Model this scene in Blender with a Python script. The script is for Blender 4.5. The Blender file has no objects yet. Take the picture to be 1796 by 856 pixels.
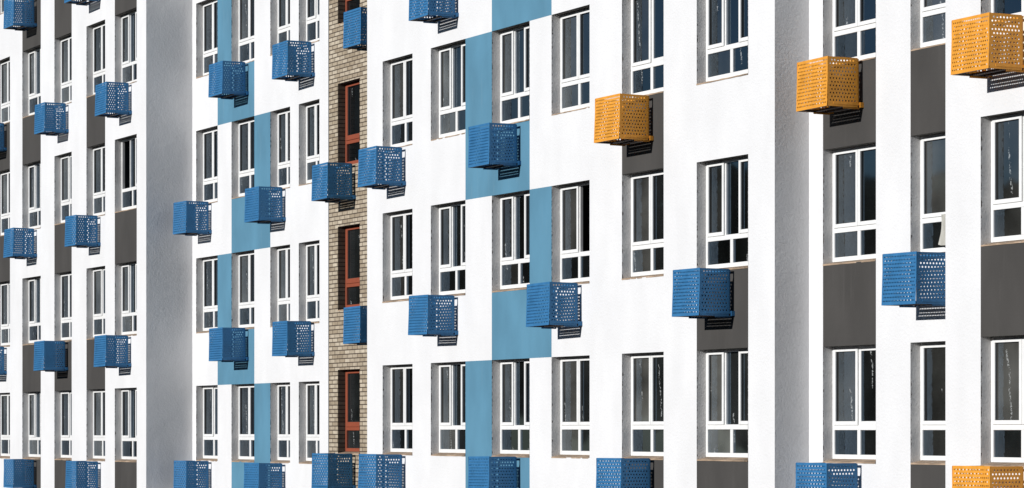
import bpy, math, random
from mathutils import Vector, Matrix
random.seed(7)
R = math.radians
S = bpy.context.scene
C = S.collection
OZ = 9.5                                   # eye height above the ground

# ------------------------------------------------------------------ camera
cam = bpy.data.cameras.new('camera'); co = bpy.data.objects.new('camera', cam); C.objects.link(co)
S.camera = co
PHI = math.atan2(2566, 5066)
cam.sensor_width = 36; cam.lens = 5066 / 1796 * 36
cam.shift_y = (755 - 428) / 1796
cam.clip_end = 4000
co.location = (0, 0, OZ)
view = Vector((-math.cos(PHI), math.sin(PHI), 0))
co.rotation_euler = view.to_track_quat('-Z', 'Y').to_euler()
S.render.resolution_x = 1024; S.render.resolution_y = 488

# ------------------------------------------------------------------ light
SUN_EL, SUN_AZ = R(17.5), R(5)
w = bpy.data.worlds.new('World'); S.world = w; w.use_nodes = True
nt = w.node_tree; bg = nt.nodes['Background']
sky = nt.nodes.new('ShaderNodeTexSky'); sky.sky_type = 'NISHITA'; sky.sun_disc = False
sky.sun_elevation = SUN_EL; sky.sun_rotation = math.pi - SUN_AZ
sky.air_density = 1.0; sky.dust_density = 0.1; sky.ozone_density = 4.0
nt.links.new(sky.outputs[0], bg.inputs[0]); bg.inputs[1].default_value = 0.05
sun = bpy.data.lights.new('sun', 'SUN'); sun.energy = 5.0; sun.angle = R(0.5); sun.color = (1, 0.98, 0.955)
so = bpy.data.objects.new('sun', sun); C.objects.link(so)
sd = Vector((math.sin(SUN_AZ) * math.cos(SUN_EL), -math.cos(SUN_AZ) * math.cos(SUN_EL), math.sin(SUN_EL)))
so.rotation_euler = (-sd).to_track_quat('-Z', 'Y').to_euler(); so.location = (0, -20, 40)
S.view_settings.view_transform = 'Standard'; S.view_settings.look = 'None'
S.view_settings.exposure = -0.12; S.view_settings.gamma = 1
S.view_settings.use_curve_mapping = False

# ------------------------------------------------------------------ materials
def new_mat(name):
    m = bpy.data.materials.new(name); m.use_nodes = True
    return m, m.node_tree, m.node_tree.nodes['Principled BSDF']
def nd(t, typ, **kw):
    n = t.nodes.new(typ)
    for k, v in kw.items():
        if k.startswith('i_'):
            key = k[2:]; key = int(key) if key.isdigit() else key.replace('_', ' ')
            n.inputs[key].default_value = v
        else: setattr(n, k, v)
    return n
def ramp(t, a, b, ca, cb):
    r = t.nodes.new('ShaderNodeValToRGB'); e = r.color_ramp.elements
    e[0].position = a; e[1].position = b; e[0].color = (*ca, 1); e[1].color = (*cb, 1); return r
def math_(t, op, a, b=None, c=None):
    n = t.nodes.new('ShaderNodeMath'); n.operation = op
    for i, v in enumerate((a, b, c)):
        if v is None: continue
        if isinstance(v, (int, float)): n.inputs[i].default_value = v
        else: t.links.new(v, n.inputs[i])
    return n.outputs[0]
def stucco(name, col, var=0.06, rough=0.9, bump=0.35, dist=0.006, stain=0.0, stain_col=(0.3, 0.28, 0.26)):
    m, t, p = new_mat(name)
    tc = nd(t, 'ShaderNodeTexCoord')
    mp = nd(t, 'ShaderNodeMapping'); mp.inputs['Scale'].default_value = (1, 1, 0.45)
    t.links.new(tc.outputs['Object'], mp.inputs[0])
    n1 = nd(t, 'ShaderNodeTexNoise', i_Scale=1.6, i_Detail=5.0); t.links.new(mp.outputs[0], n1.inputs['Vector'])
    a = tuple(max(0, c * (1 - var)) for c in col); b = tuple(min(0.9, c * (1 + var)) for c in col)
    r = ramp(t, 0.35, 0.65, a, b); t.links.new(n1.outputs['Fac'], r.inputs[0])
    out = r.outputs[0]
    if stain:
        mp2 = nd(t, 'ShaderNodeMapping'); mp2.inputs['Scale'].default_value = (5, 5, 0.5)
        t.links.new(tc.outputs['Object'], mp2.inputs[0])
        n3 = nd(t, 'ShaderNodeTexNoise', i_Scale=1.2, i_Detail=6.0, i_Roughness=0.65); t.links.new(mp2.outputs[0], n3.inputs['Vector'])
        r3 = ramp(t, 0.58, 0.75, (0, 0, 0), (stain,) * 3); t.links.new(n3.outputs['Fac'], r3.inputs[0])
        mx = nd(t, 'ShaderNodeMix', data_type='RGBA'); t.links.new(r3.outputs[0], mx.inputs[0])
        t.links.new(out, mx.inputs[6]); mx.inputs[7].default_value = (*stain_col, 1); out = mx.outputs[2]
    t.links.new(out, p.inputs['Base Color'])
    n2 = nd(t, 'ShaderNodeTexNoise', i_Scale=26.0, i_Detail=4.0, i_Roughness=0.6); t.links.new(tc.outputs['Object'], n2.inputs['Vector'])
    n4 = nd(t, 'ShaderNodeTexNoise', i_Scale=2.2, i_Detail=2.0); t.links.new(tc.outputs['Object'], n4.inputs['Vector'])
    h = math_(t, 'MULTIPLY_ADD', n4.outputs['Fac'], 1.5, n2.outputs['Fac'])
    bp = nd(t, 'ShaderNodeBump', i_Strength=bump, i_Distance=dist)
    t.links.new(h, bp.inputs['Height']); t.links.new(bp.outputs[0], p.inputs['Normal'])
    p.inputs['Roughness'].default_value = rough; p.inputs['Specular IOR Level'].default_value = 0.2
    return m
M = {}
M['white'] = stucco('white_stucco', (0.685, 0.685, 0.69), 0.03, bump=0.65, dist=0.015)
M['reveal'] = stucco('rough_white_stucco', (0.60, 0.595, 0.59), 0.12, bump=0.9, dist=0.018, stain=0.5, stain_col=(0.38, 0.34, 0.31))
M['blue_paint'] = stucco('light_blue_stucco', (0.091, 0.222, 0.320), 0.09, bump=0.5, stain=0.25, stain_col=(0.17, 0.27, 0.33))
M['grey_paint'] = stucco('dark_grey_stucco', (0.058, 0.055, 0.052), 0.10, bump=0.35, stain=0.25, stain_col=(0.1, 0.095, 0.09))
M['sill'] = stucco('brown_mortar_sill', (0.30, 0.22, 0.155), 0.4, bump=0.9, dist=0.01, stain=0.6, stain_col=(0.55, 0.5, 0.45))
M['soffit'] = stucco('shaded_soffit', (0.13, 0.12, 0.108), 0.3, bump=0.8, dist=0.01)  # shade under the lintels put into the soffit colour
M['ground'] = stucco('paving', (0.07, 0.068, 0.066), 0.15, bump=0.2)
M['far_wall'] = stucco('far_render', (0.10, 0.098, 0.09), 0.1)

def chip(m, y0):
    # broken plaster along the front edge of the opening
    t = m.node_tree; p = t.nodes['Principled BSDF']; src = p.inputs['Base Color'].links[0].from_socket
    tc = nd(t, 'ShaderNodeTexCoord'); s = nd(t, 'ShaderNodeSeparateXYZ'); t.links.new(tc.outputs['Object'], s.inputs[0])
    g = nd(t, 'ShaderNodeNewGeometry')
    n = nd(t, 'ShaderNodeTexNoise', i_Scale=14.0, i_Detail=3.0); t.links.new(g.outputs['Position'], n.inputs['Vector'])
    lim = math_(t, 'MULTIPLY_ADD', n.outputs['Fac'], 0.11, y0 - 0.050)
    f = math_(t, 'LESS_THAN', s.outputs[1], lim)
    mx = nd(t, 'ShaderNodeMix', data_type='RGBA'); t.links.new(f, mx.inputs[0]); t.links.new(src, mx.inputs[6]); mx.inputs[7].default_value = (0.13, 0.12, 0.11, 1)
    t.links.new(mx.outputs[2], p.inputs['Base Color'])
chip(M['reveal'], -0.17)
def metal(name, col, rough=0.42):
    m, t, p = new_mat(name)
    tc = nd(t, 'ShaderNodeTexCoord'); oi = nd(t, 'ShaderNodeObjectInfo')
    n1 = nd(t, 'ShaderNodeTexNoise', i_Scale=5.0, i_Detail=6.0, i_Roughness=0.7); t.links.new(tc.outputs['Object'], n1.inputs['Vector'])
    a = tuple(c * 0.84 for c in col); b = tuple(min(1, c * 1.12) for c in col)
    r = ramp(t, 0.3, 0.7, a, b); t.links.new(n1.outputs['Fac'], r.inputs[0])
    t.links.new(r.outputs[0], p.inputs['Base Color'])
    rr = math_(t, 'MULTIPLY_ADD', n1.outputs['Fac'], 0.3, rough - 0.12); t.links.new(rr, p.inputs['Roughness'])
    p.inputs['Specular IOR Level'].default_value = 0.22
    return m
M['blue_metal'] = metal('blue_powder_coat', (0.036, 0.157, 0.335))
M['orange_metal'] = metal('orange_powder_coat', (0.70, 0.302, 0.038))
M['tray'] = metal('shaded_tray_metal', (0.035, 0.028, 0.028), 0.6)  # dark underside of the baskets: shade put into the colour of the base bars
M['bolt'] = metal('zinc_bolt', (0.45, 0.45, 0.45), 0.35)
def pvc(name, col, rough=0.35):
    m, t, p = new_mat(name)
    tc = nd(t, 'ShaderNodeTexCoord')
    n1 = nd(t, 'ShaderNodeTexNoise', i_Scale=7.0, i_Detail=4.0); t.links.new(tc.outputs['Object'], n1.inputs['Vector'])
    r = ramp(t, 0.35, 0.7, tuple(c * 0.9 for c in col), col); t.links.new(n1.outputs['Fac'], r.inputs[0])
    t.links.new(r.outputs[0], p.inputs['Base Color']); p.inputs['Roughness'].default_value = rough
    return m
M['pvc'] = pvc('white_pvc', (0.80, 0.80, 0.79))
M['brown_pvc'] = pvc('red_brown_pvc', (0.27, 0.064, 0.030), 0.5)
M['gasket'] = pvc('black_gasket', (0.02, 0.02, 0.02), 0.6)
M['room'] = pvc('dim_room', (0.05, 0.05, 0.048), 0.9)
M['cloth'] = stucco('pale_cloth', (0.42, 0.41, 0.37), 0.2, bump=0.5)

def glass(name, base, marks, ior=2.75):
    m, t, p = new_mat(name)
    tc = nd(t, 'ShaderNodeTexCoord'); oi = nd(t, 'ShaderNodeObjectInfo')
    add = nd(t, 'ShaderNodeVectorMath', operation='MULTIPLY_ADD')
    cmb = nd(t, 'ShaderNodeCombineXYZ')
    r1 = math_(t, 'MULTIPLY', oi.outputs['Random'], 37.0)
    t.links.new(r1, cmb.inputs[0]); t.links.new(r1, cmb.inputs[2])
    va = nd(t, 'ShaderNodeVectorMath', operation='ADD'); t.links.new(tc.outputs['Object'], va.inputs[0]); t.links.new(cmb.outputs[0], va.inputs[1])
    n1 = nd(t, 'ShaderNodeTexNoise', i_Scale=1.1, i_Detail=3.0); t.links.new(va.outputs[0], n1.inputs['Vector'])
    r = ramp(t, 0.3, 0.72, tuple(c * 0.45 for c in base), tuple(c * 1.6 for c in base)); t.links.new(n1.outputs['Fac'], r.inputs[0])
    # each window is as dusty as it happens to be
    mr = nd(t, 'ShaderNodeMix', data_type='RGBA', blend_type='MULTIPLY'); mr.inputs[0].default_value = 1
    k = math_(t, 'MULTIPLY_ADD', math_(t, 'POWER', oi.outputs['Random'], 2.0), 1.4, 0.45)
    kc = nd(t, 'ShaderNodeCombineXYZ')
    for q in range(3): t.links.new(k, kc.inputs[q])
    t.links.new(r.outputs[0], mr.inputs[6]); t.links.new(kc.outputs[0], mr.inputs[7]); out = mr.outputs[2]
    if marks:
        sx = nd(t, 'ShaderNodeSeparateXYZ'); t.links.new(tc.outputs['Object'], sx.inputs[0])
        sr = nd(t, 'ShaderNodeSeparateXYZ'); t.links.new(va.outputs[0], sr.inputs[0])
        # tape and dried drips running down the pane: a wandering line broken into flecks
        wob = nd(t, 'ShaderNodeTexNoise', noise_dimensions='1D', i_Scale=3.0, i_Detail=3.0); t.links.new(sr.outputs[2], wob.inputs['W'])
        x0 = math_(t, 'MULTIPLY_ADD', wob.outputs['Fac'], 0.14, -0.07)
        fx = math_(t, 'FRACT', math_(t, 'DIVIDE', math_(t, 'ADD', sr.outputs[0], math_(t, 'MULTIPLY', sr.outputs[2], 0.11)), 0.62))
        dd = math_(t, 'ABSOLUTE', math_(t, 'SUBTRACT', fx, math_(t, 'ADD', x0, 0.5)))
        near = math_(t, 'LESS_THAN', dd, 0.032)
        fl = nd(t, 'ShaderNodeTexNoise', i_Scale=30.0, i_Detail=4.0, i_Roughness=0.7); t.links.new(va.outputs[0], fl.inputs['Vector'])
        hi = math_(t, 'GREATER_THAN', fl.outputs['Fac'], 0.53)
        big = nd(t, 'ShaderNodeTexNoise', i_Scale=1.4, i_Detail=1.0); t.links.new(va.outputs[0], big.inputs['Vector'])
        on = math_(t, 'GREATER_THAN', big.outputs['Fac'], marks)
        f = math_(t, 'MULTIPLY', math_(t, 'MULTIPLY', near, hi), on)
        mx = nd(t, 'ShaderNodeMix', data_type='RGBA'); t.links.new(math_(t, 'MULTIPLY', f, 0.6), mx.inputs[0])
        t.links.new(out, mx.inputs[6]); mx.inputs[7].default_value = (0.5, 0.52, 0.52, 1); out = mx.outputs[2]
    t.links.new(out, p.inputs['Base Color'])
    p.inputs['Roughness'].default_value = 0.03; p.inputs['IOR'].default_value = ior
    p.inputs['Specular Tint'].default_value = (0.46, 0.72, 0.98, 1)     # blue put into the reflections to stand in for a bluer sky
    n5 = nd(t, 'ShaderNodeTexNoise', i_Scale=0.9, i_Detail=1.0); t.links.new(va.outputs[0], n5.inputs['Vector'])
    bp = nd(t, 'ShaderNodeBump', i_Strength=0.25, i_Distance=0.01); t.links.new(n5.outputs['Fac'], bp.inputs['Height'])
    t.links.new(bp.outputs[0], p.inputs['Normal'])
    return m
M['glass'] = glass('dark_window_glass', (0.010, 0.011, 0.011), 0.60)
M['glass_dusty'] = glass('dusty_window_glass', (0.052, 0.052, 0.048), 0.53)

def brick(name='tan_brick', k=1.0):
    m, t, p = new_mat(name)
    tc = nd(t, 'ShaderNodeTexCoord'); g = nd(t, 'ShaderNodeNewGeometry')
    s = nd(t, 'ShaderNodeSeparateXYZ'); t.links.new(tc.outputs['Object'], s.inputs[0])
    sn = nd(t, 'ShaderNodeSeparateXYZ'); t.links.new(g.outputs['Normal'], sn.inputs[0])
    side = math_(t, 'GREATER_THAN', math_(t, 'ABSOLUTE', sn.outputs[0]), 0.6)
    u = math_(t, 'ADD', math_(t, 'MULTIPLY', s.outputs[0], math_(t, 'SUBTRACT', 1.0, side)), math_(t, 'MULTIPLY', s.outputs[1], side))
    cb = nd(t, 'ShaderNodeCombineXYZ'); t.links.new(u, cb.inputs[0]); t.links.new(s.outputs[2], cb.inputs[1])
    b = nd(t, 'ShaderNodeTexBrick', i_Scale=1.0, i_Mortar_Size=0.011, i_Mortar_Smooth=0.15, i_Bias=-0.1, i_Brick_Width=0.26, i_Row_Height=0.088)
    b.inputs['Color1'].default_value = (0.32*k, 0.26*k, 0.185*k, 1); b.inputs['Color2'].default_value = (0.53*k, 0.465*k, 0.365*k, 1)
    b.inputs['Mortar'].default_value = (0.10, 0.07, 0.045, 1)
    t.links.new(cb.outputs[0], b.inputs['Vector'])
    n = nd(t, 'ShaderNodeTexNoise', i_Scale=9.0, i_Detail=5.0); t.links.new(tc.outputs['Object'], n.inputs['Vector'])
    mx = nd(t, 'ShaderNodeMix', data_type='RGBA', blend_type='MULTIPLY'); mx.inputs[0].default_value = 0.6
    r = ramp(t, 0.3, 0.7, (0.6, 0.58, 0.55), (1.1, 1.08, 1.05)); t.links.new(n.outputs['Fac'], r.inputs[0])
    t.links.new(b.outputs['Color'], mx.inputs[6]); t.links.new(r.outputs[0], mx.inputs[7])
    # raked bed joints: the shadow of the brick ledges put into the colour
    zz = math_(t, 'FRACT', math_(t, 'DIVIDE', s.outputs[2], 0.088))
    j = math_(t, 'MAXIMUM', math_(t, 'LESS_THAN', zz, 0.11), math_(t, 'GREATER_THAN', zz, 0.90))
    mx2 = nd(t, 'ShaderNodeMix', data_type='RGBA'); t.links.new(j, mx2.inputs[0])
    t.links.new(mx.outputs[2], mx2.inputs[6]); mx2.inputs[7].default_value = (0.055*k, 0.038*k, 0.026*k, 1)
    t.links.new(mx2.outputs[2], p.inputs['Base Color'])
    h = math_(t, 'MULTIPLY_ADD', j, -1.0, math_(t, 'MULTIPLY_ADD', b.outputs['Fac'], -0.5, math_(t, 'MULTIPLY', n.outputs['Fac'], 0.4)))
    bp = nd(t, 'ShaderNodeBump', i_Strength=0.6, i_Distance=0.012); t.links.new(h, bp.inputs['Height'])
    t.links.new(bp.outputs[0], p.inputs['Normal']); p.inputs['Roughness'].default_value = 0.85
    return m
M['brick'] = brick()
M['brick_dark'] = brick('darkened_tan_brick', 0.28)  # same brick with its colours scaled down, for the window reveals
def leaf():
    m, t, p = new_mat('foliage'); p.inputs['Base Color'].default_value = (0.035, 0.05, 0.02, 1); p.inputs['Roughness'].default_value = 0.8
    return m
M['leaf'] = leaf()

# ------------------------------------------------------------------ mesh helpers
class MB:
    def __init__(s): s.v = []; s.f = []; s.m = []
    def quad(s, a, b, c, d, mi=0):
        n = len(s.v); s.v += [tuple(a), tuple(b), tuple(c), tuple(d)]; s.f.append((n, n+1, n+2, n+3)); s.m.append(mi)
    def box(s, x0, x1, y0, y1, z0, z1, mi=0):
        n = len(s.v)
        s.v += [(x0,y0,z0),(x1,y0,z0),(x1,y1,z0),(x0,y1,z0),(x0,y0,z1),(x1,y0,z1),(x1,y1,z1),(x0,y1,z1)]
        for q in ((0,3,2,1),(4,5,6,7),(0,1,5,4),(1,2,6,5),(2,3,7,6),(3,0,4,7)):
            s.f.append(tuple(n+i for i in q)); s.m.append(mi)
    def mesh(s, name, mats, bevel=0):
        me = bpy.data.meshes.new(name); me.from_pydata(s.v, [], s.f)
        for m in mats: me.materials.append(m)
        me.polygons.foreach_set('material_index', s.m); me.update()
        return me
def link(name, me, parent=None, loc=None):
    o = bpy.data.objects.new(name, me); C.objects.link(o)
    if parent is not None: o.parent = parent
    if loc is not None: o.location = loc
    return o
def bevel(o, wd, seg=2):
    b = o.modifiers.new('bevel', 'BEVEL'); b.width = wd; b.segments = seg; b.limit_method = 'ANGLE'; return o

# ------------------------------------------------------------------ ground
g = MB(); g.quad((-900, -600, 0), (500, -600, 0), (500, 500, 0), (-900, 500, 0))
go = link('ground', g.mesh('ground', [M['ground']])); go['kind'] = 'structure'

# ------------------------------------------------------------------ the building
bld = bpy.data.objects.new('apartment_building', None); C.objects.link(bld)
bld.location = (-50, 24, 0)
bld['label'] = 'white stuccoed apartment block with blue, grey and brick panels and rows of deep windows'
bld['category'] = 'building'
BX, BY = -50, 24
REV = 0.26                 # depth of the reveals
FR = 0.17                  # frames sit this far back

LEV = 3.0
ZTOP = 25.5
sections = {
 # plane depth, x0, x1, lintel height of level 0 above the eye, height of opening, columns, levels
 'left':  dict(Y=22.95, x0=-92.0, x1=-64.29, lin=1.014, cols=[(-76.45,-75.05),(-73.95,-72.36),(-71.22,-69.82),(-68.66,-67.24),(-66.53,-64.95)], lev=(0,4)),
 'mid':   dict(Y=24.10, x0=-64.29, x1=-56.16, lin=1.05, cols=[(-64.04,-62.64),(-61.76,-60.36),(-59.41,-58.27),(-57.78,-56.64)], lev=(0,3)),
 'brick': dict(Y=24.115, x0=-56.16, x1=-52.80, lin=1.27, cols=[(-55.69,-54.56)], lev=(0,3)),
 'big':   dict(Y=23.50, x0=-52.80, x1=-37.52, lin=1.285, cols=[(-52.05,-50.65),(-49.82,-48.31),(-47.21,-45.70),(-44.86,-43.46),(-42.32,-40.92),(-39.86,-38.29)], lev=(0,3)),
 'right': dict(Y=24.12, x0=-37.52, x1=-33.07, lin=1.275, cols=[(-37.13,-35.70),(-34.81,-33.37)], lev=(0,3)),
 'end':   dict(Y=23.50, x0=-33.07, x1=-18.0, lin=1.275, cols=[(-32.25,-30.82),(-29.6,-28.2)], lev=(0,3)),
}
OH = 1.755
def lz(sec, j): return OZ + sec['lin'] + LEV * j
# panels: (x0, x1, from level, kind) -> rectangles in z measured from lintel/sill of levels
def span(sec, j):            # the wall between the sill of window j and the lintel of window j-1
    return lz(sec, j - 1), lz(sec, j) - OH
panels = {k: [] for k in sections}
L = sections['left']; LC = L['cols']
for ci, js in ((0, (3, 1 + 1)), (1, (4, 3, 1, 0)), (2, (4, 2, 1, 0)), (3, (3, 1)), (4, (4, 2, 0))):
    for j in js: panels['left'].append((LC[ci][0], LC[ci][1], *span(L, j), 'grey_paint'))
def checks(key, ci, odd_wide):
    sec = sections[key]; c = sec['cols']
    for j in range(0, 5):
        if (j % 2 == 0) == odd_wide:      # strip on the left of column ci
            panels[key].append((c[ci-1][1], c[ci][0], lz(sec, j) - OH, lz(sec, j), 'blue_paint'))
            panels[key].append((c[ci-1][1], c[ci][1], *span(sec, j), 'blue_paint'))
        else:                              # strip on the right of column ci
            panels[key].append((c[ci][1], c[ci+1][0], lz(sec, j) - OH, lz(sec, j), 'blue_paint'))
            panels[key].append((c[ci][0], c[ci+1][0], *span(sec, j), 'blue_paint'))
checks('mid', 1, False); checks('big', 2, True)
bg_ = sections['big']; bc = bg_['cols']
for ci, js in ((4, (2, 0)), (5, (1, 0))):
    for j in js: panels['big'].append((bc[ci][0], bc[ci][1], *span(bg_, j), 'grey_paint'))
rs = sections['right']; rc = rs['cols']
for ci, js in ((0, (2, 1)), (1, (2, 0))):
    for j in js: panels['right'].append((rc[ci][0], rc[ci][1], *span(rs, j), 'grey_paint'))
es = sections['end']; ec = es['cols']
panels['end'].append((ec[0][0], ec[0][1], *span(es, 1), 'grey_paint'))
panels['end'].append((ec[1][0], ec[1][1], *span(es, 2), 'grey_paint'))

openings = []; revs = {}
def build_wall(key):
    s = sections[key]; Y = s['Y']; base = 'brick' if key == 'brick' else 'white'
    ops = []
    for ci, (a, b) in enumerate(s['cols']):
        for j in range(s['lev'][0], s['lev'][1] + 1):
            ops.append((a, b, lz(s, j) - OH, lz(s, j))); openings.append((key, ci, j, a, b, lz(s, j) - OH, lz(s, j), Y))
    rects = [(a, b, c, min(d, ZTOP), k) for a, b, c, d, k in panels[key] if c < ZTOP]
    xs = sorted({round(v, 4) for v in [s['x0'], s['x1']] + [q for o in ops for q in o[:2]] + [q for r in rects for q in r[:2]]})
    zs = sorted({round(v, 4) for v in [0.0, ZTOP] + [q for o in ops for q in o[2:]] + [q for r in rects for q in r[2:4]]})
    def kind(x, z):
        for a, b, c, d in ops:
            if a < x < b and c < z < d: return None
        for i, (a, b, c, d, k) in enumerate(rects):
            if a < x < b and c < z < d: return i
        return base
    G = [[kind((xs[i]+xs[i+1])/2, (zs[j]+zs[j+1])/2) for j in range(len(zs)-1)] for i in range(len(xs)-1)]
    wall = MB(); pan = {}
    def P(x, y, z): return (x - BX, y - BY, z)
    for i in range(len(xs)-1):
        for j in range(len(zs)-1):
            k = G[i][j]; x0, x1, z0, z1 = xs[i], xs[i+1], zs[j], zs[j+1]
            if k is not None:
                mb = wall if k == base else pan.setdefault(k, MB())
                mb.quad(P(x0,Y,z0), P(x1,Y,z0), P(x1,Y,z1), P(x0,Y,z1))
                continue
            Yb = Y + REV
            oi = next(q for q, o in enumerate(ops) if o[0] < (x0+x1)/2 < o[1] and o[2] < (z0+z1)/2 < o[3])
            rev = revs.setdefault((key, round(ops[oi][0], 3), round(ops[oi][2], 3)), MB())
            def nb(ii, jj): return G[ii][jj] if 0 <= ii < len(xs)-1 and 0 <= jj < len(zs)-1 else base
            if nb(i-1, j) is not None: rev.quad(P(x0,Y,z0), P(x0,Y,z1), P(x0,Yb,z1), P(x0,Yb,z0))
            if nb(i+1, j) is not None: rev.quad(P(x1,Y,z1), P(x1,Y,z0), P(x1,Yb,z0), P(x1,Yb,z1))
            u = nb(i, j+1)
            if u is not None:
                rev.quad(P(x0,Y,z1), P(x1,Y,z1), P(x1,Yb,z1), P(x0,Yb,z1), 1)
            if nb(i, j-1) is not None: rev.quad(P(x0,Y,z0), P(x0,Yb,z0), P(x1,Yb,z0), P(x1,Y,z0))
    nm = 'brick_wall' if key == 'brick' else 'wall'
    link(nm, wall.mesh(nm, [M[base]]), bld)
    for k, mb in pan.items():
        link('painted_panel', mb.mesh('painted_panel', [M[rects[k][4]]]), bld)
for k in sections: build_wall(k)
# the returns where one face of the block steps back from the next, the far ends and the roof
rt = MB()
def PP(x, y, z): return (x - BX, y - BY, z)
def vret(x, ya, yb):
    rt.quad(PP(x, ya, 0), PP(x, yb, 0), PP(x, yb, ZTOP), PP(x, ya, ZTOP))
vret(-64.29, 22.95, 24.10); vret(-37.52, 23.50, 24.12); vret(-52.80, 23.50, 24.115); vret(-33.07, 23.50, 24.12)
vret(-92.0, 22.95, 36); vret(-18.0, 23.5, 36)
rt.quad(PP(-92, 36, 0), PP(-18, 36, 0), PP(-18, 36, ZTOP), PP(-92, 36, ZTOP))
link('return_wall', rt.mesh('return_wall', [M['white']]), bld)
rf = MB()
for k, s in sections.items(): rf.box(s['x0']-BX, s['x1']-BX, s['Y']-BY-0.05, 36-BY, ZTOP, ZTOP+0.25)
link('roof', rf.mesh('roof', [M['ground']]), bld)

# ------------------------------------------------------------------ windows
def frame_mesh(w, h, brown=False, kind='A'):
    """outer frame, transom and lower mullion; origin at the lower left front corner of the frame"""
    m = MB(); b = 0.055; t0, t1 = 0.44, 0.52; d = 0.07
    m.box(0, b, 0, d, 0, h); m.box(w-b, w, 0, d, 0, h)
    m.box(b, w-b, 0.002, d, 0, 0.07); m.box(b, w-b, 0.002, d, h-0.045, h); m.box(b, w-b, 0.002, d, t0, t1)
    if kind != 'N':
        m.box(w/2-0.042, w/2+0.042, 0.004, d, 0.07, t0)
        if kind == 'B':
            for x in (w*0.375, w*0.655): m.box(x-0.02, x+0.02, 0.012, d, t1, h-0.045)
        else: m.box(w/2-0.022, w/2+0.022, 0.012, d, t1, h-0.045)
    return m
def sash_mesh(w, h, st=0.058):
    m = MB(); d = 0.045
    m.box(0, st, 0, d, 0, h); m.box(w-st, w, 0, d, 0, h)
    m.box(st, w-st, 0.001, d, 0, st); m.box(st, w-st, 0.001, d, h-0.042, h)
    g = 0.007   # black rubber round the glass
    m.box(st, st+g, 0.02, d, st, h-0.042, 1); m.box(w-st-g, w-st, 0.02, d, st, h-0.042, 1)
    m.box(st+g, w-st-g, 0.02, d, st, st+g, 1); m.box(st+g, w-st-g, 0.02, d, h-0.042-g, h-0.042, 1)
    return m
cache = {}
def cm(key, fn):
    if key not in cache: cache[key] = fn()
    return cache[key]
def make_window(key, ci, j, a, b, z0, z1, Y):
    w = round(b - a, 3); h = OH - 0.045; brick = key == 'brick'
    kind = 'N' if brick else ('B' if w > 1.5 else 'A')
    fm = M['brown_pvc'] if brick else M['pvc']
    Yf = Y + FR
    fr = link('window', cm(('f', w, kind), lambda: frame_mesh(w, h, brick, kind).mesh('window_frame', [fm, M['gasket']])), bld,
              (a - BX, Yf - BY, z0 + 0.045))
    bevel(fr, 0.005)
    fr.rotation_euler.z = random.uniform(-.004, .004)
    t1 = 0.52; sh = h - 0.045 - t1 + 0.012
    dz = t1 - 0.004
    openw = (key, ci, j) in {('left', 4, 2), ('big', 3, 1)}
    iw = w - 0.11
    sx = []
    if kind == 'A': sx = [(0.052, iw/2 + 0.0), (0.058 + iw/2, iw/2 + 0.0)]
    elif kind == 'B': sx = [(0.052, w*0.375 - 0.06), (w*0.655 + 0.006, w*0.345 - 0.06)]
    else: sx = [(0.05, iw + 0.01)]
    drop = None
    if openw: drop = 0 if key == 'left' else 1
    gx = []
    for q, (x, ww) in enumerate(sx):
        if drop == q: continue
        sm = cm(('s', round(ww, 3), brick), lambda: sash_mesh(ww, sh, 0.10 if brick else 0.058).mesh('sash', [fm, M['gasket']]))
        y = -0.018
        so_ = link('sash', sm, fr, (x, y, dz))
        bevel(so_, 0.004)
        if q == 1 and random.random() < 0.12 and kind == 'A':      # left ajar, swung inwards a little
            so_.location.y = 0.004; so_.rotation_euler.z = R(-1.0)
        gx.append((x + 0.02, x + ww - 0.02))
    # panes: one mesh per window, the first pane is the dustier one
    g = MB(); gy = 0.022
    for q, (xa, xb) in enumerate(gx):
        dusty = 1 if q == 0 and not brick else 0
        g.quad((xa, gy, t1+0.01), (xb, gy, t1+0.01), (xb, gy, h-0.06), (xa, gy, h-0.06), dusty)
    if kind == 'B':
        xa, xb = w*0.375 + 0.01, w*0.655 - 0.01
        g.quad((xa, 0.05, t1), (xb, 0.05, t1), (xb, 0.05, h-0.045), (xa, 0.05, h-0.045), 0)
    if kind == 'N': g.quad((0.05, 0.04, 0.06), (w-0.05, 0.04, 0.06), (w-0.05, 0.04, 0.45), (0.05, 0.04, 0.45), 0)
    else:
        g.quad((0.05, 0.03, 0.06), (w/2-0.03, 0.03, 0.06), (w/2-0.03, 0.03, 0.45), (0.05, 0.03, 0.45), 1 if (ci + j) % 2 else 0)
        g.quad((w/2+0.03, 0.03, 0.06), (w-0.05, 0.03, 0.06), (w-0.05, 0.03, 0.45), (w/2+0.03, 0.03, 0.45), 0)
    link('glass', cm(('g', w, kind, drop, (ci + j) % 2), lambda: g.mesh('glass', [M['glass'], M['glass_dusty']])), fr)
    if openw:
        rm = MB(); X0, X1, D, Z0, Z1 = 0.04, w-0.04, 1.6, 0.45, h-0.02
        y0 = 0.07
        rm.quad((X0,D,Z0),(X1,D,Z0),(X1,D,Z1),(X0,D,Z1)); rm.quad((X0,y0,Z0),(X0,D,Z0),(X0,D,Z1),(X0,y0,Z1))
        rm.quad((X1,y0,Z0),(X1,D,Z0),(X1,D,Z1),(X1,y0,Z1)); rm.quad((X0,y0,Z0),(X1,y0,Z0),(X1,D,Z0),(X0,D,Z0)); rm.quad((X0,y0,Z1),(X1,y0,Z1),(X1,D,Z1),(X0,D,Z1))
        link('room_interior', rm.mesh('room_interior', [M['room']]), fr)
    rv = revs[(key, round(a, 3), round(z0, 3))]
    off = Vector((a - BX, Yf - BY, z0 + 0.045))
    rv.v = [tuple(Vector(v) - off) for v in rv.v]
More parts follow.
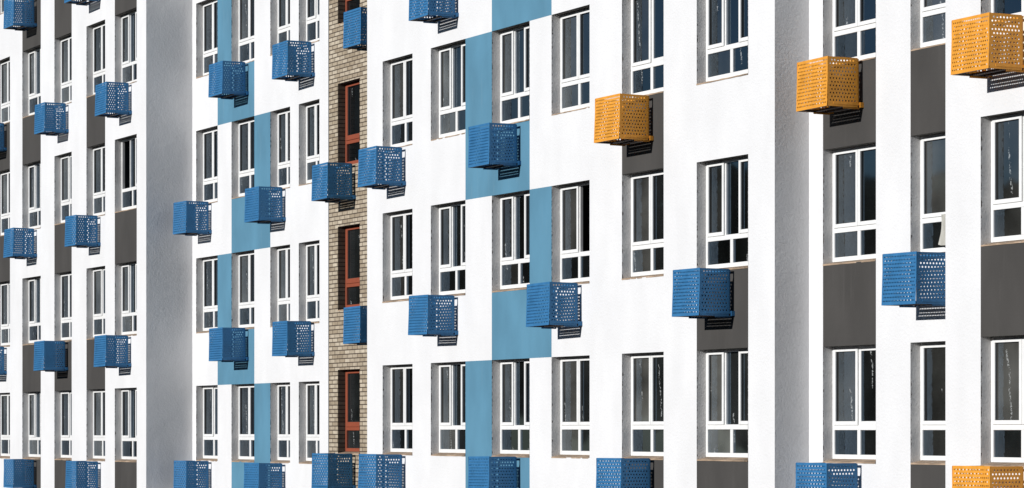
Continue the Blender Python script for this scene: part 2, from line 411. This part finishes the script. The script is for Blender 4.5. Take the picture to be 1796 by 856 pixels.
    link('reveal', rv.mesh('reveal', [M['brick_dark' if brick else 'reveal'], M['soffit']]), fr)
    # sloping mortar sill in front of the frame, its lip wandering a little
    s = MB(); n = 14; rr = random.Random(hash((ci, j, int(a*10))))
    for i in range(n):
        xa, xb = w*i/n, w*(i+1)/n
        pts = []
        if i == 0: pa = (rr.uniform(-0.006, 0.004), rr.uniform(-0.006, 0.006))
        pb = (rr.uniform(-0.008, 0.004), rr.uniform(-0.006, 0.008))
        s.quad((xa, -FR-0.004+pa[0], -0.040+pa[1]), (xb, -FR-0.004+pb[0], -0.040+pb[1]), (xb, 0.03, 0.0), (xa, 0.03, 0.0))
        s.quad((xa, -FR-0.004+pa[0], -0.058), (xb, -FR-0.004+pb[0], -0.058), (xb, -FR-0.004+pb[0], -0.040+pb[1]), (xa, -FR-0.004+pa[0], -0.040+pa[1]))
        pa = pb
    link('sill', s.mesh('sill', [M['sill']]), fr)
    return fr
for o in openings:
    key, ci, j = o[0], o[1], o[2]
    if key == 'left' and j == 4 and ci > 1: 
        pass
    make_window(*o)

# ------------------------------------------------------------------ air conditioner baskets
BW, BH, BD = 0.85, 0.74, 0.63
def perforated(wd, ht, cols, rows, mx, mz0, mz1, r=0.0125, th=0.003):
    """sheet in the x-z plane, staggered round holes, real openings"""
    m = MB(); n = 10
    px = (wd - 2*mx) / cols; pz = (ht - mz0 - mz1) / rows
    for yy, flip in ((0, False), (th, True)):
        def q(a, b, c, d):
            if flip: m.quad(d, c, b, a)
            else: m.quad(a, b, c, d)
        q((0,yy,0),(wd,yy,0),(wd,yy,mz0),(0,yy,mz0)); q((0,yy,ht-mz1),(wd,yy,ht-mz1),(wd,yy,ht),(0,yy,ht))
        q((0,yy,mz0),(mx,yy,mz0),(mx,yy,ht-mz1),(0,yy,ht-mz1)); q((wd-mx,yy,mz0),(wd,yy,mz0),(wd,yy,ht-mz1),(wd-mx,yy,ht-mz1))
        for k in range(rows):
            z0 = mz0 + k*pz; z1 = z0 + pz
            off = (k % 2) * 0.5
            cells = cols - (k % 2)
            xs0 = mx + off*px
            if off:
                q((mx,yy,z0),(xs0,yy,z0),(xs0,yy,z1),(mx,yy,z1)); q((xs0+cells*px,yy,z0),(wd-mx,yy,z0),(wd-mx,yy,z1),(xs0+cells*px,yy,z1))
            for c in range(cells):
                x0 = xs0 + c*px; x1 = x0 + px; cx, cz = (x0+x1)/2, (z0+z1)/2
                ring = [(cx + r*math.cos(2*math.pi*i/8 + math.pi/8), yy, cz + r*math.sin(2*math.pi*i/8 + math.pi/8)) for i in range(8)]
                # outer ring: 8 points on the cell edge
                outp = []
                for i in range(8):
                    an = 2*math.pi*i/8 + math.pi/8; ca, sa = math.cos(an), math.sin(an)
                    if abs(ca) > abs(sa): X = x1 if ca > 0 else x0; Z = cz + (0.5*pz*0.45)*(1 if sa > 0 else -1)
                    else: Z = z1 if sa > 0 else z0; X = cx + (0.5*px*0.45)*(1 if ca > 0 else -1)
                    outp.append((X, yy, Z))
                base = len(m.v); m.v += ring + outp + [(x1,yy,z1),(x0,yy,z1),(x0,yy,z0),(x1,yy,z0)]
                for i in range(8):
                    k2 = (i+1) % 8; f = [base+i, base+8+i]
                    if i == 0: f.append(base+16)
                    if i == 2: f.append(base+17)
                    if i == 4: f.append(base+18)
                    if i == 6: f.append(base+19)
                    f += [base+8+k2, base+k2]
                    if not flip: f = f[::-1]
                    m.f.append(tuple(f)); m.m.append(0)
                if not flip:
                    for i in range(8):
                        a = ring[i]; b = ring[(i+1)%8]
                        m.quad(a, b, (b[0], th, b[2]), (a[0], th, a[2]))
    # folded rims
    m.quad((0,0,ht),(wd,0,ht),(wd,th,ht),(0,th,ht)); m.quad((0,0,0),(0,th,0),(wd,th,0),(wd,0,0))
    m.quad((0,0,0),(0,0,ht),(0,th,ht),(0,th,0)); m.quad((wd,0,0),(wd,th,0),(wd,th,ht),(wd,0,ht))
    return m
SD = 0.53                                     # length of a side panel
front_mb = perforated(BW, BH, 20, 13, 0.022, 0.030, 0.024, r=0.0125)
side_mb = perforated(SD, BH-0.005, 9, 12, 0.022, 0.062, 0.022, r=0.0145)
basket_meshes = {}
def basket_parts(col):
    if col in basket_meshes: return basket_meshes[col]
    mt = M[col + '_metal']
    LEAN = 0.025
    def fr(v):   # front: x along, leaning out a little at the foot
        x, y, z = v; return (x - BW, -BD + y + LEAN*(z/BH - 1)*1.0 + LEAN*0.5, z - BH)
    f = MB(); f.v = [fr(v) for v in front_mb.v]; f.f = front_mb.f; f.m = front_mb.m
    f = f.mesh('front_panel', [mt])
    def side(x0, sgn):
        s = MB()
        s.v = [(x0 + sgn*v[1], -BD + 0.004 + v[0], v[2] - BH) for v in side_mb.v]; s.f = side_mb.f; s.m = side_mb.m
        return s.mesh('side_panel', [mt])
    s1 = side(0.0, -1); s2 = side(-BW, 1)
    base = MB()
    for yy in (-BD+0.006, -BD/2, -0.12): base.box(-BW+0.004, -0.004, yy, yy+0.045, -BH-0.004, -BH+0.028)
    for xx in (-BW+0.006, -0.046): base.box(xx, xx+0.04, -BD+0.052, -0.122, -BH-0.002, -BH+0.03)
    base.v = [(v[0], v[1], v[2] + 0.008) for v in base.v]
    base = base.mesh('base_tray', [M['tray']])
    arms = []
    for xx in (-0.046, -BW-0.002):
        a = MB(); a.box(xx+0.004, xx+0.052, -BD+0.10, -0.002, -BH+0.032, -BH+0.066)
        a.box(xx-0.006, xx+0.062, -0.065, -0.001, -BH+0.0, -BH+0.075)
        a.box(xx+0.010, xx+0.020, -0.34, -0.05, -BH-0.022, -BH+0.002)
        arms.append(a.mesh('bracket', [mt]))
    rail = MB(); rail.box(-BW+0.003, -0.003, -0.105, -0.075, -0.045, -0.015)
    for xx in (-BW+0.003, -0.033): rail.box(xx, xx+0.03, -0.105, -0.075, -BH+0.03, -0.047)
    rail = rail.mesh('back_frame', [mt])
    bolts = MB()
    for k in range(5):
        z = -BH + 0.06 + k*0.155
        bolts.box(-0.012, -0.004, -BD-0.006 + LEAN*(0.5 + z/BH*1.0)*0 - 0.012, -BD+0.002, z-0.006, z+0.006)
    bolts = bolts.mesh('screws', [M['bolt']])
    basket_meshes[col] = [('front_panel', f), ('side_panel', s1), ('side_panel', s2), ('base_tray', base),
                          ('bracket', arms[0]), ('bracket', arms[1]), ('back_frame', rail)]
    return basket_meshes[col]
YL, YM, YB, YN, YR = 22.95, 24.10, 24.115, 23.50, 24.12
BAS = [
 # plane, right side x, top z above eye, colour, label, group
 (YL, -72.68, 11.26, 'blue', 'blue basket in the top left corner on a grey panel, its top cut off'),
 (YL, -67.58, 11.26, 'blue', 'blue basket rim at the top edge, left of the tall smooth grey return wall'),
 (YL, -75.33, 8.26, 'blue', 'sliver of a blue basket at the left edge on a grey panel, upper half'),
 (YL, -70.06, 8.26, 'blue', 'blue basket second from left in the upper left row, half over grey panel'),
 (YL, -65.30, 8.26, 'blue', 'blue basket upper left, nearest the tall smooth grey return wall'),
 (YL, -72.68, 5.26, 'blue', 'blue basket at mid height by the left photo edge on white wall'),
 (YL, -67.58, 5.26, 'blue', 'blue basket at mid height left of the tall return wall, between two grey panels'),
 (YL, -75.33, 2.26, 'blue', 'back frame of a blue basket cut by the left edge, lower half'),
 (YL, -70.10, 2.26, 'blue', 'blue basket between two low grey panels near the left edge'),
 (YL, -65.34, 2.26, 'blue', 'blue basket lower left, nearest the foot of the tall smooth grey return wall'),
 (YL, -72.70, -0.75, 'blue', 'blue basket in the bottom left corner, cut by the lower edge'),
 (YL, -67.55, -0.75, 'blue', 'second blue basket from the left along the bottom edge'),
 (YM, -63.02, 5.32, 'blue', 'blue basket overlapping the tall smooth grey return wall at mid height'),
 (YM, -63.02, -0.70, 'blue', 'blue basket at the bottom edge overlapping the tall smooth grey return wall'),
 (YM, -60.71, 8.30, 'blue', 'blue basket on the upper light blue panel left of the brick bay'),
 (YM, -60.71, 2.32, 'blue', 'blue basket on the lower light blue panel left of the brick bay'),
 (YM, -58.52, 5.32, 'blue', 'blue basket on the middle light blue panel left of the brick bay'),
 (YM, -58.53, -0.71, 'blue', 'blue basket at the bottom edge on light blue paint left of the brick bay'),
 (YM, -56.90, 8.30, 'blue', 'upper blue basket on plain white wall just left of the brick bay'),
 (YM, -56.91, 2.34, 'blue', 'lower blue basket on plain white wall just left of the brick bay'),
 (YB, -54.77, 5.53, 'blue', 'blue basket under the middle red-brown window of the brick bay'),
 (YB, -54.76, -0.47, 'blue', 'blue basket under the lowest red-brown window of the brick bay'),
 (YB, -53.10, 8.51, 'blue', 'blue basket half hidden by the white corner, top of the brick bay'),
 (YB, -53.12, 2.51, 'blue', 'blue basket half hidden by the white corner, lower part of the brick bay'),
 (YN, -50.96, 5.50, 'blue', 'blue basket on the white corner right of the brick bay, mid height'),
 (YN, -50.96, -0.46, 'blue', 'blue basket at the bottom edge on the white corner right of the brick bay'),
 (YN, -48.61, 8.47, 'blue', 'blue basket at the top edge on white wall right of the brick bay'),
 (YN, -48.62, 2.53, 'blue', 'blue basket alone on white wall in the second gap right of the brick bay'),
 (YN, -46.05, 5.49, 'blue', 'blue basket on the upper light blue panel right of the brick bay'),
 (YN, -46.06, -0.46, 'blue', 'blue basket at the bottom edge on light blue paint right of the brick bay'),
 (YN, -43.74, 2.54, 'blue', 'blue basket on the right corner of the light blue panel right of brick bay'),
 (YN, -41.26, 5.50, 'orange', 'leftmost orange basket, smallest looking, on a grey panel'),
 (YN, -41.22, -0.45, 'blue', 'blue basket at the bottom edge under the orange basket on the grey panel'),
 (YN, -38.70, 2.53, 'blue', 'blue basket on a grey panel left of the wide rough grey return wall'),
 (YR, -36.04, 5.55, 'orange', 'orange basket overlapping the wide rough grey return wall'),
 (YR, -36.07, -0.48, 'blue', 'rightmost blue basket of the bottom edge, overlapping the rough grey return wall'),
 (YR, -33.76, 2.53, 'blue', 'large blue basket cut off by the projecting white corner at the right'),
 (YN, -31.20, 5.53, 'orange', 'largest orange basket, in the top right corner'),
 (YN, -31.19, -0.47, 'orange', 'orange basket in the bottom right corner, cut by the lower edge'),
]
groups = {'blue': 'blue perforated air conditioner baskets on the facade', 'orange': 'orange perforated air conditioner baskets on the facade'}
for (Y, x, z, col, lab) in BAS:
    t = bpy.data.objects.new('air_conditioner_basket', None); C.objects.link(t)
    t.location = (x, Y, OZ + z); t.empty_display_size = 0.2
    t.rotation_euler = (random.uniform(-.012, .012), random.uniform(-.012, .012), random.uniform(-.012, .012))
    t['label'] = lab; t['category'] = 'basket'; t['group'] = groups[col]
    for nm, me in basket_parts(col): link(nm, me, t)

# ------------------------------------------------------------------ cloth hanging out of a window
cl = MB(); nx, nz = 8, 16; rr = random.Random(3)
a, b = -34.27, -33.86; z1 = OZ + 3.10
grid = []
for k in range(nz+1):
    row = []
    for i in range(nx+1):
        u = i/nx; v = k/nz
        x = a + (b-a)*u + 0.10*(1-v)*(u < .5)*(1-2*u) + 0.06*(v - .5)*(1-u)
        row.append((x, 0.028*math.sin(u*11 + v*3) - 0.03*v, -v*0.42 - 0.03*math.sin(u*5)*v))
    grid.append(row)
for k in range(nz):
    for i in range(nx):
        cl.quad(grid[k+1][i], grid[k+1][i+1], grid[k][i+1], grid[k][i])
cl.v = [(v[0]-a, v[1], v[2]) for v in cl.v]
clo = link('cloth', cl.mesh('cloth', [M['cloth']]), None, (a, 24.12+FR-0.06, z1))
sol = clo.modifiers.new('solid', 'SOLIDIFY'); sol.thickness = 0.004
clo['label'] = 'pale crumpled cloth hanging over the window frame above the large blue basket'; clo['category'] = 'cloth'

# ------------------------------------------------------------------ the other side of the street, seen only as reflections, and added sky blockers
tr = MB(); rr = random.Random(11)
def blob(cx, cy, cz, r):
    for _ in range(110):
        d = Vector((rr.gauss(0,1), rr.gauss(0,1), rr.gauss(0,1))).normalized() * r * rr.uniform(.55, 1.0)
        p = Vector((cx, cy, cz)) + Vector((d.x, d.y, d.z*.8))
        n = Vector((rr.gauss(0,1), rr.gauss(0,1), rr.gauss(0,1))).normalized(); s_ = n.orthogonal().normalized()*rr.uniform(.4,.9); u_ = n.cross(s_).normalized()*rr.uniform(.4,.9)
        tr.quad(p-s_-u_, p+s_-u_, p+s_+u_, p-s_+u_)
for i in range(56):
    x = -60 - i*2.2 + rr.uniform(-1, 1); H = OZ + 8.6 + 5.0*max(0, min(1, (-98 - x)/28)) + rr.uniform(-1.8, 1.6)
    for k in range(4): blob(x + rr.uniform(-1.5, 1.5), -22 + rr.uniform(-3, 3), H - 2.0 - k*2.6, 2.6)
to = link('distant_trees', tr.mesh('distant_trees', [M['leaf']])); to['kind'] = 'stuff'
to['label'] = 'dark row of trees across the street, seen reflected in the panes'; to['category'] = 'trees'
def block(loc, sx, sy, h, lab, rot=0):
    fb = bpy.data.objects.new('unseen_block', None); C.objects.link(fb); fb.location = loc; fb.rotation_euler.z = rot
    fb['label'] = lab; fb['category'] = 'building'
    f1 = MB(); f1.box(-sx/2, sx/2, -sy/2, sy/2, 0, h); link('wall', f1.mesh('wall', [M['far_wall']]), fb)
    f2 = MB(); nx = int(sx//4); nk = int((h-3)//3.1)
    for i in range(nx):
        for k in range(nk): f2.box(-sx/2 + 1.4 + i*4, -sx/2 + 3.0 + i*4, sy/2+0.01, sy/2+0.06, 2.2 + k*3.1, 4.0 + k*3.1)
    o = link('window_bands', f2.mesh('window_bands', [M['glass']]), fb); o['kind'] = 'stuff'
block((-242, -38, 0), 100, 16, 50, 'tall grey block across the street, reflected in the leftmost panes')
block((-60, -75, 0), 230, 14, 21, 'long low grey block added out of view behind the trees to block low sky light')  # added out of view to hold back the bright low sky
block((24, -12, 0), 90, 14, 34, 'dark grey wing added out of view on the right to block sky light', R(90))  # added out of view so faces turned right get less sky light
